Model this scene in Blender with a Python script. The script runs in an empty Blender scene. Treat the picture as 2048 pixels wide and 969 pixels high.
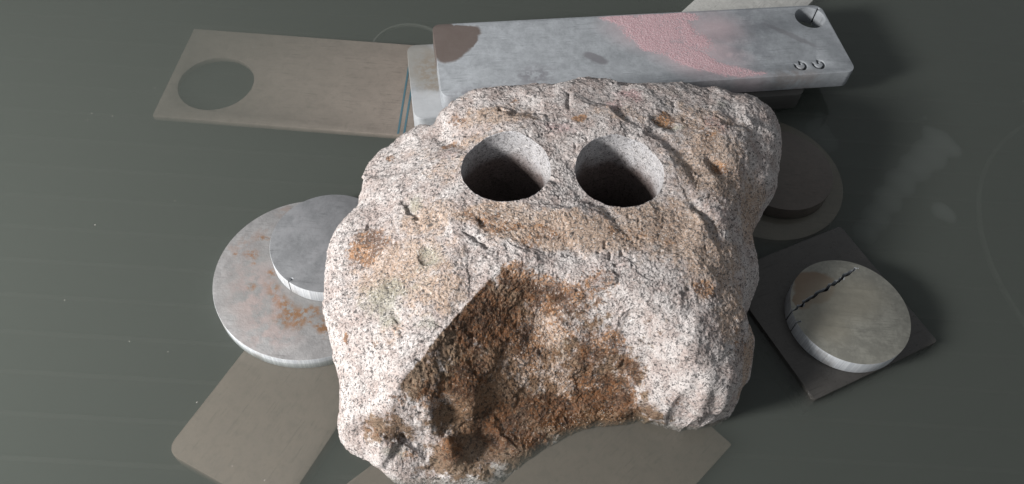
import bpy, bmesh, math, random
import numpy as np
from mathutils import Matrix, Vector

# ------------------------------------------------------------------ camera, world, light, exposure
scene = bpy.context.scene
COL = scene.collection
FPX, PITCH, ROLL, CAMZ = 1620.0, math.radians(55), math.radians(6), 0.60   # focal length in photo pixels, metres
cr, sr = math.cos(ROLL), math.sin(ROLL)
right0, up0, fwd = Vector((1, 0, 0)), Vector((0, math.sin(PITCH), math.cos(PITCH))), Vector((0, math.cos(PITCH), -math.sin(PITCH)))
right, up = cr*right0 + sr*up0, -sr*right0 + cr*up0
cam = bpy.data.objects.new('camera', bpy.data.cameras.new('camera'))
COL.objects.link(cam)
cam.matrix_world = Matrix(((right.x, up.x, -fwd.x, 0), (right.y, up.y, -fwd.y, 0), (right.z, up.z, -fwd.z, CAMZ), (0, 0, 0, 1)))
cam.data.sensor_width = 36.0
cam.data.lens = 36.0*FPX/2048.0
cam.data.clip_start, cam.data.clip_end = 0.01, 50
scene.camera = cam

world = bpy.data.worlds.new('World'); scene.world = world
world.use_nodes = True
bg = world.node_tree.nodes['Background']
bg.inputs[0].default_value = (0.92, 0.96, 1.0, 1)
bg.inputs[1].default_value = 0.25

def area_light(name, target, az, elev, dist, sx, sy, power, color):
    d = Vector((-math.cos(az)*math.cos(elev), -math.sin(az)*math.cos(elev), math.sin(elev)))
    L = bpy.data.lights.new(name, 'AREA'); L.shape = 'RECTANGLE'; L.size = sx; L.size_y = sy
    L.energy = power; L.color = color
    o = bpy.data.objects.new(name, L); COL.objects.link(o)
    o.location = Vector(target) + d*dist
    o.rotation_euler = (-d).to_track_quat('-Z', 'Y').to_euler()
    return o
area_light('window_light', (0.0, 0.40, 0.05), math.radians(33), math.radians(27.5), 1.4, 0.20, 0.24, 36.0, (1.0, 0.982, 0.955))

scene.view_settings.view_transform = 'Standard'
scene.view_settings.look = 'None'
scene.view_settings.exposure = 0.0
scene.view_settings.gamma = 1.0
scene.view_settings.use_curve_mapping = False
scene.render.engine = 'CYCLES'
cy = scene.cycles
cy.use_denoising = True
cy.max_bounces = 8
cy.diffuse_bounces = 1
cy.transparent_max_bounces = 16
cy.volume_bounces = 1
cy.sample_clamp_indirect = 4.0

# ------------------------------------------------------------------ measuring helpers
def at(px, py, z):
    """the point at height z that the photograph shows at pixel (px, py)"""
    x, y = (px-1024)/FPX, -(py-484.5)/FPX
    d = right*x + up*y + fwd
    t = (z-CAMZ)/d.z
    return np.array((d.x*t, d.y*t))
def atv(P, z):
    return np.array([at(p[0], p[1], z) for p in P])

# ------------------------------------------------------------------ numpy noise
def _hash(ix, iy, iz, seed):
    h = (ix.astype(np.int64)*374761393 + iy.astype(np.int64)*668265263 + iz.astype(np.int64)*2147483647 + seed*1274126177) & 0xFFFFFFFF
    h = ((h ^ (h >> 13))*1274126177) & 0xFFFFFFFF
    h = ((h ^ (h >> 16))*2246822519) & 0xFFFFFFFF
    return ((h ^ (h >> 15)) & 0xFFFFFF)/float(0xFFFFFF)
def vnoise(P, scale, seed=0):
    Q = P*scale + 1000.0
    I = np.floor(Q).astype(np.int64); f = Q-I; u = f*f*f*(f*(f*6-15)+10)
    r = 0
    for dx in (0, 1):
        wx = u[:, 0] if dx else 1-u[:, 0]
        for dy in (0, 1):
            wy = u[:, 1] if dy else 1-u[:, 1]
            for dz in (0, 1):
                wz = u[:, 2] if dz else 1-u[:, 2]
                r = r + wx*wy*wz*_hash(I[:, 0]+dx, I[:, 1]+dy, I[:, 2]+dz, seed)
    return r*2-1
def fbm(P, scale, octv=4, seed=0, gain=0.5, ridged=False):
    a, s, tot = 0, 1.0, 0
    for k in range(octv):
        n = vnoise(P, scale*(2.03**k), seed+k*17)
        if ridged: n = 1-2*np.abs(n)
        a = a+n*s; tot += s; s *= gain
    return a/tot
def chips(P, scale, seed):
    """flat chipped facets: every cell has its own tilted plane"""
    Q = P*scale+1000.0
    I = np.floor(Q).astype(np.int64)
    best = np.full(len(P), 9.0); sec = np.full(len(P), 9.0); val = np.zeros(len(P)); val2 = np.zeros(len(P))
    for dx in (-1, 0, 1):
        for dy in (-1, 0, 1):
            for dz in (-1, 0, 1):
                c = I+np.array((dx, dy, dz))
                j = [_hash(c[:, 0], c[:, 1], c[:, 2], seed+k) for k in range(3)]
                off = Q-(c+np.stack(j, 1))
                d = (off**2).sum(1)
                g = [_hash(c[:, 0], c[:, 1], c[:, 2], seed+7+k)*2-1 for k in range(4)]
                v = off[:, 0]*g[0]+off[:, 1]*g[1]+off[:, 2]*g[2]+0.5*g[3]
                m = d < best
                m2 = (~m) & (d < sec)
                sec = np.where(m, best, np.where(m2, d, sec)); val2 = np.where(m, val, np.where(m2, v, val2))
                best = np.where(m, d, best); val = np.where(m, v, val)
    w = np.clip((np.sqrt(sec)-np.sqrt(best))/0.16, 0, 1); w = 0.5+0.5*w*w*(3-2*w)
    return val*w+val2*(1-w)

# ------------------------------------------------------------------ material helper
class Mat:
    def __init__(s, name):
        s.m = bpy.data.materials.new(name); s.m.use_nodes = True
        s.t = s.m.node_tree; s.N = s.t.nodes; s.N.clear()
        s.out = s.N.new('ShaderNodeOutputMaterial')
    def n(s, typ, ins=None, **props):
        nd = s.N.new('ShaderNode'+typ)
        for k, v in props.items(): setattr(nd, k, v)
        for k, v in (ins or {}).items(): s.set(nd.inputs[k], v)
        return nd
    def set(s, sock, v):
        if isinstance(v, bpy.types.NodeSocket): s.t.links.new(v, sock)
        elif isinstance(v, (tuple, list)) and len(v) == 3 and sock.type == 'RGBA': sock.default_value = (*v, 1)
        else: sock.default_value = v
    def math(s, op, a, b=0.0, c=0.0, clamp=False):
        nd = s.n('Math', {0: a, 1: b, 2: c}, operation=op, use_clamp=clamp); return nd.outputs[0]
    def vmath(s, op, a, b=(0, 0, 0), scale=None):
        nd = s.n('VectorMath', {0: a, 1: b}, operation=op)
        if scale is not None: s.set(nd.inputs['Scale'], scale)
        return nd.outputs[1] if op in ('LENGTH', 'DISTANCE') else nd.outputs[0]
    def obj(s): return s.n('TexCoord').outputs['Object']
    def noise(s, vec, scale, detail=4, rough=0.55, dist=0.0, color=False):
        nd = s.n('TexNoise', {'Vector': vec, 'Scale': scale, 'Detail': detail, 'Roughness': rough, 'Distortion': dist})
        return nd.outputs[1 if color else 0]
    def voro(s, vec, scale, feature='F1', out=0, rnd=1.0):
        nd = s.n('TexVoronoi', {'Vector': vec, 'Scale': scale, 'Randomness': rnd}, feature=feature); return nd.outputs[out]
    def ramp(s, v, lo, hi, a=0.0, b=1.0, smooth=True):
        nd = s.n('MapRange', {0: v, 1: lo, 2: hi, 3: a, 4: b}, interpolation_type='SMOOTHSTEP' if smooth else 'LINEAR', clamp=True)
        return nd.outputs[0]
    def mix(s, f, a, b, blend='MIX'):
        nd = s.n('Mix', data_type='RGBA', blend_type=blend, clamp_factor=True)
        s.set(nd.inputs[0], f); s.set(nd.inputs[6], a); s.set(nd.inputs[7], b)
        return nd.outputs[2]
    def attr(s, name): return s.n('Attribute', attribute_name=name).outputs['Fac']
    def bump(s, h, strength=0.5, dist=0.001, normal=None):
        ins = {'Strength': strength, 'Distance': dist, 'Height': h}
        if normal is not None: ins['Normal'] = normal
        return s.n('Bump', ins).outputs[0]
    def blob(s, vec, items, soft=0.35):
        """union of soft ellipses (x, y, rx, ry, angle) in object space"""
        r = None
        for (x, y, rx, ry, a) in items:
            mp = s.n('Mapping', {'Vector': vec, 'Location': (x, y, 0), 'Rotation': (0, 0, a), 'Scale': (rx, ry, 1e3)}, vector_type='TEXTURE')
            ln = s.vmath('LENGTH', mp.outputs[0])
            v = s.ramp(ln, 1+soft, max(0.0, 1-soft))
            r = v if r is None else s.math('MAXIMUM', r, v)
        return r
    def pbsdf(s, **ins):
        p = s.n('BsdfPrincipled', {k.replace('_', ' '): v for k, v in ins.items()})
        s.t.links.new(p.outputs[0], s.out.inputs[0]); return s.m

# ------------------------------------------------------------------ object helpers
def cut_edge():
    """fresh saw-bright edge with the fine upright striations of the jet"""
    M = Mat('cut_edge'); co = M.obj()
    st = M.noise(M.n('Mapping', {'Vector': co, 'Scale': (900, 900, 12)}).outputs[0], 1.0, 3, 0.6)
    col = M.mix(M.ramp(st, 0.35, 0.7), (0.42, 0.44, 0.47), (0.60, 0.62, 0.64))
    col = M.mix(M.ramp(M.noise(co, 45, 5), 0.52, 0.72, 0, 0.6), col, (0.24, 0.22, 0.20))
    return M.pbsdf(Base_Color=col, Roughness=0.5, Metallic=0.15, Normal=M.bump(st, 0.4, 0.0004))
def edge_faces(me, mat):
    me.materials.append(mat)
    for p in me.polygons:
        if abs(p.normal.z) < 0.5: p.material_index = 1
def link(name, mesh, parent=None, mat=None, label=None, cat=None, group=None, kind=None):
    o = bpy.data.objects.new(name, mesh); COL.objects.link(o)
    if parent is not None: o.parent = parent
    if mat is not None and mesh is not None:
        mesh.materials.clear(); mesh.materials.append(mat)
    for k, v in (('label', label), ('category', cat), ('group', group), ('kind', kind)):
        if v: o[k] = v
    return o
def np_mesh(name, V, quads, smooth=True):
    me = bpy.data.meshes.new(name)
    V = np.ascontiguousarray(V, np.float32); Fq = np.ascontiguousarray(quads, np.int32)
    k = Fq.shape[1]
    me.vertices.add(len(V)); me.vertices.foreach_set('co', V.ravel())
    me.loops.add(Fq.size); me.loops.foreach_set('vertex_index', Fq.ravel())
    me.polygons.add(len(Fq)); me.polygons.foreach_set('loop_start', np.arange(0, Fq.size, k, dtype=np.int32))
    me.update(calc_edges=True); me.validate()
    me.polygons.foreach_set('use_smooth', np.full(len(me.polygons), smooth))
    return me
def curve_mesh(name, loops, thick, bev=0.0005):
    """a plate with its top face at z=0, cut out along the inner loops"""
    cu = bpy.data.curves.new(name+'_c', 'CURVE'); cu.dimensions = '2D'; cu.fill_mode = 'BOTH'
    cu.extrude = thick/2-bev; cu.bevel_depth = bev; cu.bevel_resolution = 1; cu.offset = -bev
    for L in loops:
        sp = cu.splines.new('POLY'); sp.points.add(len(L)-1)
        for p, q in zip(sp.points, L): p.co = (q[0], q[1], 0, 1)
        sp.use_cyclic_u = True
    o = bpy.data.objects.new(name+'_c', cu); COL.objects.link(o)
    dg = bpy.context.evaluated_depsgraph_get()
    me = bpy.data.meshes.new_from_object(o.evaluated_get(dg))
    bpy.data.objects.remove(o); bpy.data.curves.remove(cu)
    me.name = name
    me.transform(Matrix.Translation((0, 0, -thick/2)))
    bm = bmesh.new(); bm.from_mesh(me)
    bmesh.ops.remove_doubles(bm, verts=bm.verts, dist=1e-6)
    bmesh.ops.recalc_face_normals(bm, faces=bm.faces)
    bm.to_mesh(me); bm.free()
    for p in me.polygons: p.use_smooth = True
    me.set_sharp_from_angle(angle=math.radians(28))
    return me
def rrect(L, W, r, seg=10):
    """rounded rectangle, corner radii (bl, br, tr, tl)"""
    if not isinstance(r, (tuple, list)): r = (r,)*4
    pts = []
    for (cx, cy_, a0, rr) in ((-1, -1, 180, r[0]), (1, -1, 270, r[1]), (1, 1, 0, r[2]), (-1, 1, 90, r[3])):
        n = seg if rr > 0.002 else 3
        for k in range(n+1):
            a = math.radians(a0+90*k/n)
            pts.append((cx*(L/2-rr)+rr*math.cos(a), cy_*(W/2-rr)+rr*math.sin(a)))
    return pts
def circle(R, n=160, cx=0, cy_=0, a0=0.0, a1=2*math.pi):
    return [(cx+R*math.cos(a0+(a1-a0)*k/n), cy_+R*math.sin(a0+(a1-a0)*k/n)) for k in range(n)]
def pose(o, xy, z, ang=0.0, tilt_dir=None, tilt=0.0):
    M = Matrix.Translation((xy[0], xy[1], z)) @ Matrix.Rotation(ang, 4, 'Z')
    if tilt: M = Matrix.Translation((xy[0], xy[1], z)) @ Matrix.Rotation(tilt, 4, Vector((*tilt_dir, 0))) @ Matrix.Rotation(ang, 4, 'Z')
    o.matrix_world = M
    return o
def local(o, px, py, z):
    """photo pixel at height z, in the object's own coordinates"""
    q = at(px, py, z); v = o.matrix_world.inverted() @ Vector((q[0], q[1], z)); return v.x, v.y

# ------------------------------------------------------------------ the tank: water, bed with slats
SLAT_Z = -0.031
def water():
    M = Mat('water')
    co = M.obj()
    nz = M.noise(co, 9.0, 3, 0.5)
    nz2 = M.noise(co, 60.0, 2, 0.5)
    h = M.math('ADD', nz, M.math('MULTIPLY', nz2, 0.06))
    b = M.bump(h, 0.25, 0.004)
    geo = M.n('NewGeometry')
    dt = M.n('VectorMath', {0: b, 1: geo.outputs['Incoming']}, operation='DOT_PRODUCT').outputs['Value']
    fr = M.math('ADD', 0.02, M.math('MULTIPLY', 0.98, M.math('POWER', M.math('SUBTRACT', 1.0, M.math('ABSOLUTE', dt), clamp=True), 5.0)))
    tr = M.n('BsdfTransparent', {'Color': (0.97, 0.98, 0.97)})
    gl = M.n('BsdfGlossy', {'Color': (1, 1, 1), 'Roughness': 0.04, 'Normal': b})
    mx = M.n('MixShader', {0: fr, 1: tr.outputs[0], 2: gl.outputs[0]})
    M.t.links.new(mx.outputs[0], M.out.inputs[0])
    vs = M.n('VolumeScatter', {'Color': (0.325, 0.35, 0.325), 'Density': 42.0, 'Anisotropy': 0.0})
    va = M.n('VolumeAbsorption', {'Color': (0.33, 0.355, 0.33), 'Density': 42.0})
    v = M.n('AddShader', {0: vs.outputs[0], 1: va.outputs[0]})
    M.t.links.new(v.outputs[0], M.out.inputs[1])
    bm = bmesh.new()
    bmesh.ops.create_cube(bm, size=1)
    bm.transform(Matrix.Translation((0, 0.5, -0.075)) @ Matrix.Diagonal((3.0, 2.6, 0.15, 1)))
    me = bpy.data.meshes.new('water'); bm.to_mesh(me); bm.free()
    return link('water', me, mat=M.m, label='murky grey-green water filling the cutting tank', cat='water', kind='structure')
def steel_dull():
    M = Mat('dull_steel'); co = M.obj()
    n = M.noise(co, 40, 5)
    return M.pbsdf(Base_Color=M.mix(n, (0.09, 0.085, 0.08), (0.20, 0.19, 0.18)), Roughness=0.6, Metallic=0.2)
def tank_bed():
    M = Mat('tank_floor'); co = M.obj()
    m = M.pbsdf(Base_Color=M.mix(M.noise(co, 12, 5), (0.02, 0.02, 0.02), (0.06, 0.06, 0.05)), Roughness=0.9)
    bm = bmesh.new(); bmesh.ops.create_cube(bm, size=1)
    bm.transform(Matrix.Translation((0, 0.5, -0.146)) @ Matrix.Diagonal((2.98, 2.58, 0.004, 1)))
    me = bpy.data.meshes.new('tank_floor'); bm.to_mesh(me); bm.free()
    t = link('tank_floor', me, mat=m, label='dark tank floor far below the murky water', cat='floor', kind='structure')
    sm = steel_dull()
    bm = bmesh.new(); bmesh.ops.create_cube(bm, size=1)
    bm.transform(Matrix.Translation((0, 0, -0.0555)) @ Matrix.Diagonal((2.6, 0.004, 0.111, 1)))
    me = bpy.data.meshes.new('slat'); bm.to_mesh(me); bm.free(); me.materials.append(sm)
    for k in range(22):
        o = bpy.data.objects.new('slat', me); COL.objects.link(o); o.parent = t
        o.location = (0, 0.10+0.036*k, SLAT_Z-0.0005); o.rotation_euler = (0, 0, math.radians(2.8))
water(); tank_bed()

# ------------------------------------------------------------------ metals
def metal(name, base, spots=(), stain=None, pits=0.25, streak_dir=0.0, metallic=0.14, rough=0.5, mott=0.5, bumpy=0.35):
    """dull blasted alloy; spots = [(ellipses, colour, strength, softness, noise_scale)] are stains and, on the lower bar, painted shade"""
    M = Mat(name); co = M.obj()
    warp = M.vmath('SCALE', M.vmath('SUBTRACT', M.noise(co, 55, 3, color=True), (0.5, 0.5, 0.5)), scale=0.012)
    cw = M.vmath('ADD', co, warp)
    big = M.noise(co, 48, 8, 0.78, 0.2)
    fine = M.noise(co, 420, 4, 0.6)
    dark = tuple(c*0.80 for c in base); lite = tuple(min(0.9, c*1.12) for c in base)
    col = M.mix(M.ramp(big, 0.5-mott*0.42, 0.5+mott*0.42), dark, lite)
    col = M.mix(M.ramp(M.noise(co, 130, 6, 0.7), 0.48, 0.66, 0, 0.38), col, tuple(c*0.66 for c in base))
    col = M.mix(M.ramp(fine, 0.52, 0.80, 0, 0.45), col, tuple(c*0.45 for c in base))
    # scratches in two directions
    for ang, amt in ((streak_dir, 0.5), (streak_dir+1.35, 0.3)):
        mp = M.n('Mapping', {'Vector': co, 'Rotation': (0, 0, ang), 'Scale': (28, 560, 40)})
        st = M.noise(mp.outputs[0], 1.0, 3, 0.6)
        gate = M.ramp(M.noise(co, 45, 4), 0.42, 0.60)
        col = M.mix(M.math('MULTIPLY', M.ramp(st, 0.57, 0.66), M.math('MULTIPLY', gate, amt)), col, tuple(c*0.42 for c in base))
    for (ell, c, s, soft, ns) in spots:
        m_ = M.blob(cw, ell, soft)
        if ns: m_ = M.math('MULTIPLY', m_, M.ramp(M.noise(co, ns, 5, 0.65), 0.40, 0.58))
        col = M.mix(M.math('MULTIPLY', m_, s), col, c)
    h = M.math('ADD', M.math('MULTIPLY', M.noise(co, 900, 3, 0.6), pits), M.math('MULTIPLY', M.noise(co, 260, 4, 0.6), bumpy))
    return M.pbsdf(Base_Color=col, Roughness=M.ramp(big, 0.3, 0.7, rough-0.08, rough+0.12), Metallic=metallic, Normal=M.bump(h, 0.55, 0.0006))

AL = (0.36, 0.38, 0.405)
# ------------------------------------------------------------------ long bars behind the rock
def bar_angle(): return math.radians(13.4)
ang = bar_angle(); TOPZ = 0.0425; BT = 0.020
cen = np.mean([at(872, 52, TOPZ), at(1650, 8, TOPZ), at(1702, 142, TOPZ), at(876, 197, TOPZ)], 0)
def make_top_bar():
    o = link('cut_bar', None, label='pale grey alloy bar with round hole, two cut letters and pink sand, behind the rock', cat='metal bar', group='stacked alloy bars behind the rock')
    pose(o, cen, TOPZ, ang); bpy.context.view_layer.update()
    L, W = 0.4245, 0.1045
    hx, hy = local(o, 1620.5, 35.5, TOPZ)
    R = 0.0164
    hole = []
    sa = math.atan2(*reversed([a-b for a, b in zip(local(o, 1637, 17, TOPZ), (hx, hy))]))
    kw = 0.0007/R
    for k in range(96):
        a = sa+kw+(2*math.pi-2*kw)*k/95
        hole.append((hx+R*math.cos(a), hy+R*math.sin(a)))
    for (rr, w) in ((R+0.0025, 0.0007), (R+0.0032, 0.0013), (R+0.0046, 0.0009), (R+0.0046, -0.0009), (R+0.0032, -0.0013), (R+0.0025, -0.0007)):
        hole.append((hx+rr*math.cos(sa)+w*math.sin(sa), hy+rr*math.sin(sa)-w*math.cos(sa)))
    loops = [rrect(L, W, (0.010, 0.010, 0.010, 0.008), 8), hole]
    # two letters G, lying on their backs, cut through the bar
    for (px, py) in ((1601.5, 131), (1637.5, 128.5)):
        gx, gy = local(o, px, py, TOPZ)
        ro, ri = 0.0071, 0.0042
        a0, a1 = math.radians(152), math.radians(152+300)     # opening near eleven o'clock
        lp = [(gx+ro*math.cos(a0+(a1-a0)*k/40), gy+ro*math.sin(a0+(a1-a0)*k/40)) for k in range(41)]
        bw = 0.0014
        # the bar of the letter runs from the end of the ring towards the middle
        u = Vector((math.cos(a1), math.sin(a1))); v = Vector((-u.y, u.x))
        g = Vector((gx, gy))
        q1 = g+u*0.0006+v*bw; q2 = g+u*0.0006-v*bw*1.2; q3 = g+u*(ri-0.0001)-v*bw*1.2
        lp += [tuple(g+u*ri+v*bw*0.6), tuple(q1), tuple(q2), tuple(q3)]
        aend = math.atan2(q3.y-gy, q3.x-gx)
        while aend < a0: aend += 2*math.pi
        lp += [(gx+ri*math.cos(a0+(aend-a0)*k/36), gy+ri*math.sin(a0+(aend-a0)*k/36)) for k in range(35, -1, -1)]
        loops.append(lp)
    def E(px, py, rx, ry, a=0.0):
        x, y = local(o, px, py, TOPZ); return (x, y, rx, ry, a)
    spots = [
        ([E(912, 66, .0265, .012, .05), E(900, 92, .0185, .024, -.35), E(886, 74, .014, .030, .0), E(925, 80, .014, .016, -.6)], (0.115, 0.085, 0.072), 0.92, 0.10, None),
        ([E(1192, 116, .0125, .0065, -.55)], (0.19, 0.185, 0.20), 0.85, 0.25, None),
        ([E(1068, 152, .018, .014, .2), E(960, 182, .03, .006, .1)], (0.20, 0.195, 0.215), 0.8, 0.7, 120),
        ([E(1580, 70, .030, .0035, -.72)], (0.22, 0.215, 0.23), 0.6, 0.35, None),
        ([E(1290, 60, .036, .026, -.5), E(1370, 110, .040, .022, -.75), E(1450, 140, .034, .010, -.35), E(1430, 60, .028, .024, 0), E(1440, 105, .026, .016, -.6)], (0.58, 0.45, 0.475), 0.7, 0.8, None),
        ([E(1510, 40, .02, .03, .3), E(1500, 100, .03, .02, .3)], (0.21, 0.215, 0.24), 0.55, 0.7, 70),
        ([E(1600, 168, .03, .02, 0)], (0.24, 0.19, 0.17), 0.5, 0.5, 90),
    ]
    me = curve_mesh('bar_body', loops, BT)
    link('bar_body', me, o, metal('alloy_top_bar', AL, spots, streak_dir=-0.25))
    return o
top_bar = make_top_bar()
def garnet_sand():
    nx, ny = 560, 300
    xs = np.linspace(-0.05, 0.215, nx); ys = np.linspace(-0.0505, 0.0505, ny)
    X, Y = np.meshgrid(xs, ys, indexing='ij')
    P = np.stack([X.ravel(), Y.ravel(), np.zeros(X.size)], 1)
    S = lambda px, py: np.array(local(top_bar, px, py, TOPZ))
    d = np.full(len(P), -1.0)
    W = P.copy(); W[:, 0] += 0.006*fbm(P, 60, 3, 3); W[:, 1] += 0.006*fbm(P, 60, 3, 9)
    for (px, py, rx, ry, a, g) in ((1262, 45, .030, .012, -.55, 1.0), (1330, 52, .030, .020, -.5, 1.1), (1300, 80, .028, .014, -.75, 1.0), (1375, 110, .026, .013, -.7, 1.1), (1420, 130, .026, .008, -.5, 1.0), (1465, 142, .024, .0055, -.25, .9), (1500, 148, .014, .004, -.05, .7), (1350, 34, .024, .007, 0, .8), (1385, 80, .020, .012, -.7, .55)):
        c = S(px, py); dx, dy = W[:, 0]-c[0], W[:, 1]-c[1]
        u = (dx*math.cos(a)+dy*math.sin(a))/rx; v = (-dx*math.sin(a)+dy*math.cos(a))/ry
        d = np.maximum(d, g*(1.25-np.sqrt(u*u+v*v))*1.15)
    d = np.clip(d, -1, 0.5)
    grain = vnoise(P, 2000, 5)*0.7+vnoise(P, 900, 6)*0.4
    z = 0.00062*d - 0.00012 + 0.00030*grain + 0.0004*d.clip(0)*fbm(P, 110, 3, 8)
    z = np.clip(z, -0.0015, 0.0016)
    P[:, 2] = z
    idx = np.arange(nx*ny).reshape(nx, ny)
    Q = np.stack([idx[:-1, :-1], idx[1:, :-1], idx[1:, 1:], idx[:-1, 1:]], -1).reshape(-1, 4)
    Q = Q[(z[Q] > -0.0004).any(1)]
    used = np.unique(Q); rm = np.zeros(nx*ny, np.int64); rm[used] = np.arange(len(used))
    M = Mat('garnet_sand'); co = M.obj()
    n = M.voro(co, 1100, out=1)
    sep = M.n('SeparateColor', {0: n}).outputs[0]
    col = M.mix(M.ramp(sep, .15, .9), (0.50, 0.32, 0.345), (0.58, 0.42, 0.445))
    col = M.mix(M.ramp(M.noise(co, 700, 3), 0.60, 0.72), col, (0.66, 0.58, 0.59))
    m = M.pbsdf(Base_Color=col, Roughness=0.75)
    me = np_mesh('garnet_sand', P[used], rm[Q])
    s = link('garnet_sand', me, None, m, 'pink garnet sand spilled across the top alloy bar', 'sand', None, 'stuff')
    s.matrix_world = top_bar.matrix_world.copy()
garnet_sand()

def make_low_bar():
    o = link('lower_bar', None, label='grey alloy bar underneath the sandy bar, its rounded end sticking out to the left', cat='metal bar', group='stacked alloy bars behind the rock')
    z = TOPZ-BT-0.0004
    a, b = at(813, 90, z), at(829, 240, z); m = (a+b)/2
    L = 0.402; dr = np.array((math.cos(math.radians(13.2)), math.sin(math.radians(13.2))))
    pose(o, m+dr*L/2, z, math.radians(13.2)); bpy.context.view_layer.update()
    E = lambda px, py, rx, ry, a=0.0: (*local(o, px, py, z), rx, ry, a)
    spots = [([E(1560, 180, .09, .08, 0.0), E(1300, 190, .12, .05, 0.0)], (0.045, 0.042, 0.036), 0.92, 0.4, None),  # shadow of the rock painted dark over the right end
             ([E(845, 130, .022, .040, 0.2)], (0.24, 0.23, 0.21), 0.85, 0.3, None),
             ([E(860, 150, .012, .028, 0.0)], (0.20, 0.15, 0.10), 0.55, 0.8, 130),
             ([E(850, 210, .03, .018, 0.0)], (0.42, 0.43, 0.445), 0.7, 0.2, None)]
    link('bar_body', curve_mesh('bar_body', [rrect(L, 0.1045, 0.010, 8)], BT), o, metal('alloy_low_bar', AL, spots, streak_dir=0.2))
make_low_bar()
def simple_plate(name, label, loops, thick, xy, z, a, mat, cat='metal plate', body='plate_body', tilt_dir=None, tilt=0.0, group=None, bev=0.0005):
    o = link(name, None, label=label, cat=cat, group=group)
    pose(o, xy, z, a, tilt_dir, tilt)
    b = link(body, curve_mesh(body, loops, thick, bev), o, mat)
    return o, b
# pale bar lying crosswise at the top edge of the frame
pm = metal('pale_alloy', (0.62, 0.61, 0.58), (), mott=0.6)
c = at(1365, 22, 0.0018); dirp = math.radians(56)
u = np.array((math.cos(dirp), math.sin(dirp))); v = np.array((u[1], -u[0]))
simple_plate('crosswise_bar', 'pale alloy bar lying crosswise beneath the far side of the stacked bars', [rrect(0.26, 0.1045, 0.004)], 0.032, c+u*0.045+v*0.05225, 0.0018, dirp, pm, 'metal bar', 'bar_body')

# ------------------------------------------------------------------ sunken plate with a big hole and blue pen lines
def beige(name, base=(0.285, 0.235, 0.207)):
    return metal(name, base, (), mott=1.1, metallic=0.05, rough=0.7, bumpy=0.15, pits=0.1)
def sunk_plate():
    o = link('sunken_plate', None, label='submerged beige plate with a large round hole and two blue pen lines', cat='metal plate')
    # left end deeper than the right end
    zl, zr = -0.0125, -0.0006
    pl = (at(305, 232, zl)+at(388, 58, zl))/2
    pr = (at(830, 273, zr)+at(818, 90, zr))/2
    Lvis = np.linalg.norm(pr-pl); L = Lvis+0.10
    dv = (pr-pl)/Lvis; a = math.atan2(dv[1], dv[0])
    tilt = math.atan2(zr-zl, Lvis)
    W = np.linalg.norm(at(305, 232, zl)-at(388, 58, zl))
    Mx = Matrix.Translation((*pl, zl)) @ Matrix.Rotation(a, 4, 'Z') @ Matrix.Rotation(-tilt, 4, 'Y')
    o.matrix_world = Mx; bpy.context.view_layer.update()
    hz = zl+0.0025
    q = at(432, 166, hz); hv = Mx.inverted() @ Vector((*q, hz))
    hole = circle(0.0385, 140, hv.x, hv.y)
    k = 40
    notch = math.radians(70)
    lp = [p for p in rrect(L, W, 0.001)]
    lp = [(x+L/2, y) for x, y in lp]
    link('plate_body', curve_mesh('plate_body', [lp, hole], 0.006, 0.0003), o, beige('beige_plate'))
    M = Mat('blue_pen'); m = M.pbsdf(Base_Color=M.mix(M.noise(M.obj(), 300, 4), (0.05, 0.115, 0.15), (0.08, 0.17, 0.22)), Roughness=0.6)
    for (p0, p1) in (((796, 268), (820, 118)), ((808, 269), (830, 135))):
        A, B = [Mx.inverted() @ Vector((*at(*p, zr), zr)) for p in (p0, p1)]
        A.z = B.z = 0
        d = (B-A).normalized(); n = Vector((-d.y, d.x, 0))*0.00095
        bm = bmesh.new()
        vs = [bm.verts.new(p+Vector((0, 0, h))) for h in (-0.0003, 0.00025) for p in (A-n, A+n, B+n, B-n)]
        for f in ((0, 1, 2, 3), (7, 6, 5, 4), (0, 4, 5, 1), (1, 5, 6, 2), (2, 6, 7, 3), (3, 7, 4, 0)): bm.faces.new([vs[i] for i in f])
        bmesh.ops.recalc_face_normals(bm, faces=bm.faces)
        me = bpy.data.meshes.new('pen_line'); bm.to_mesh(me); bm.free()
        link('pen_line', me, o, m)
sunk_plate()

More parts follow.
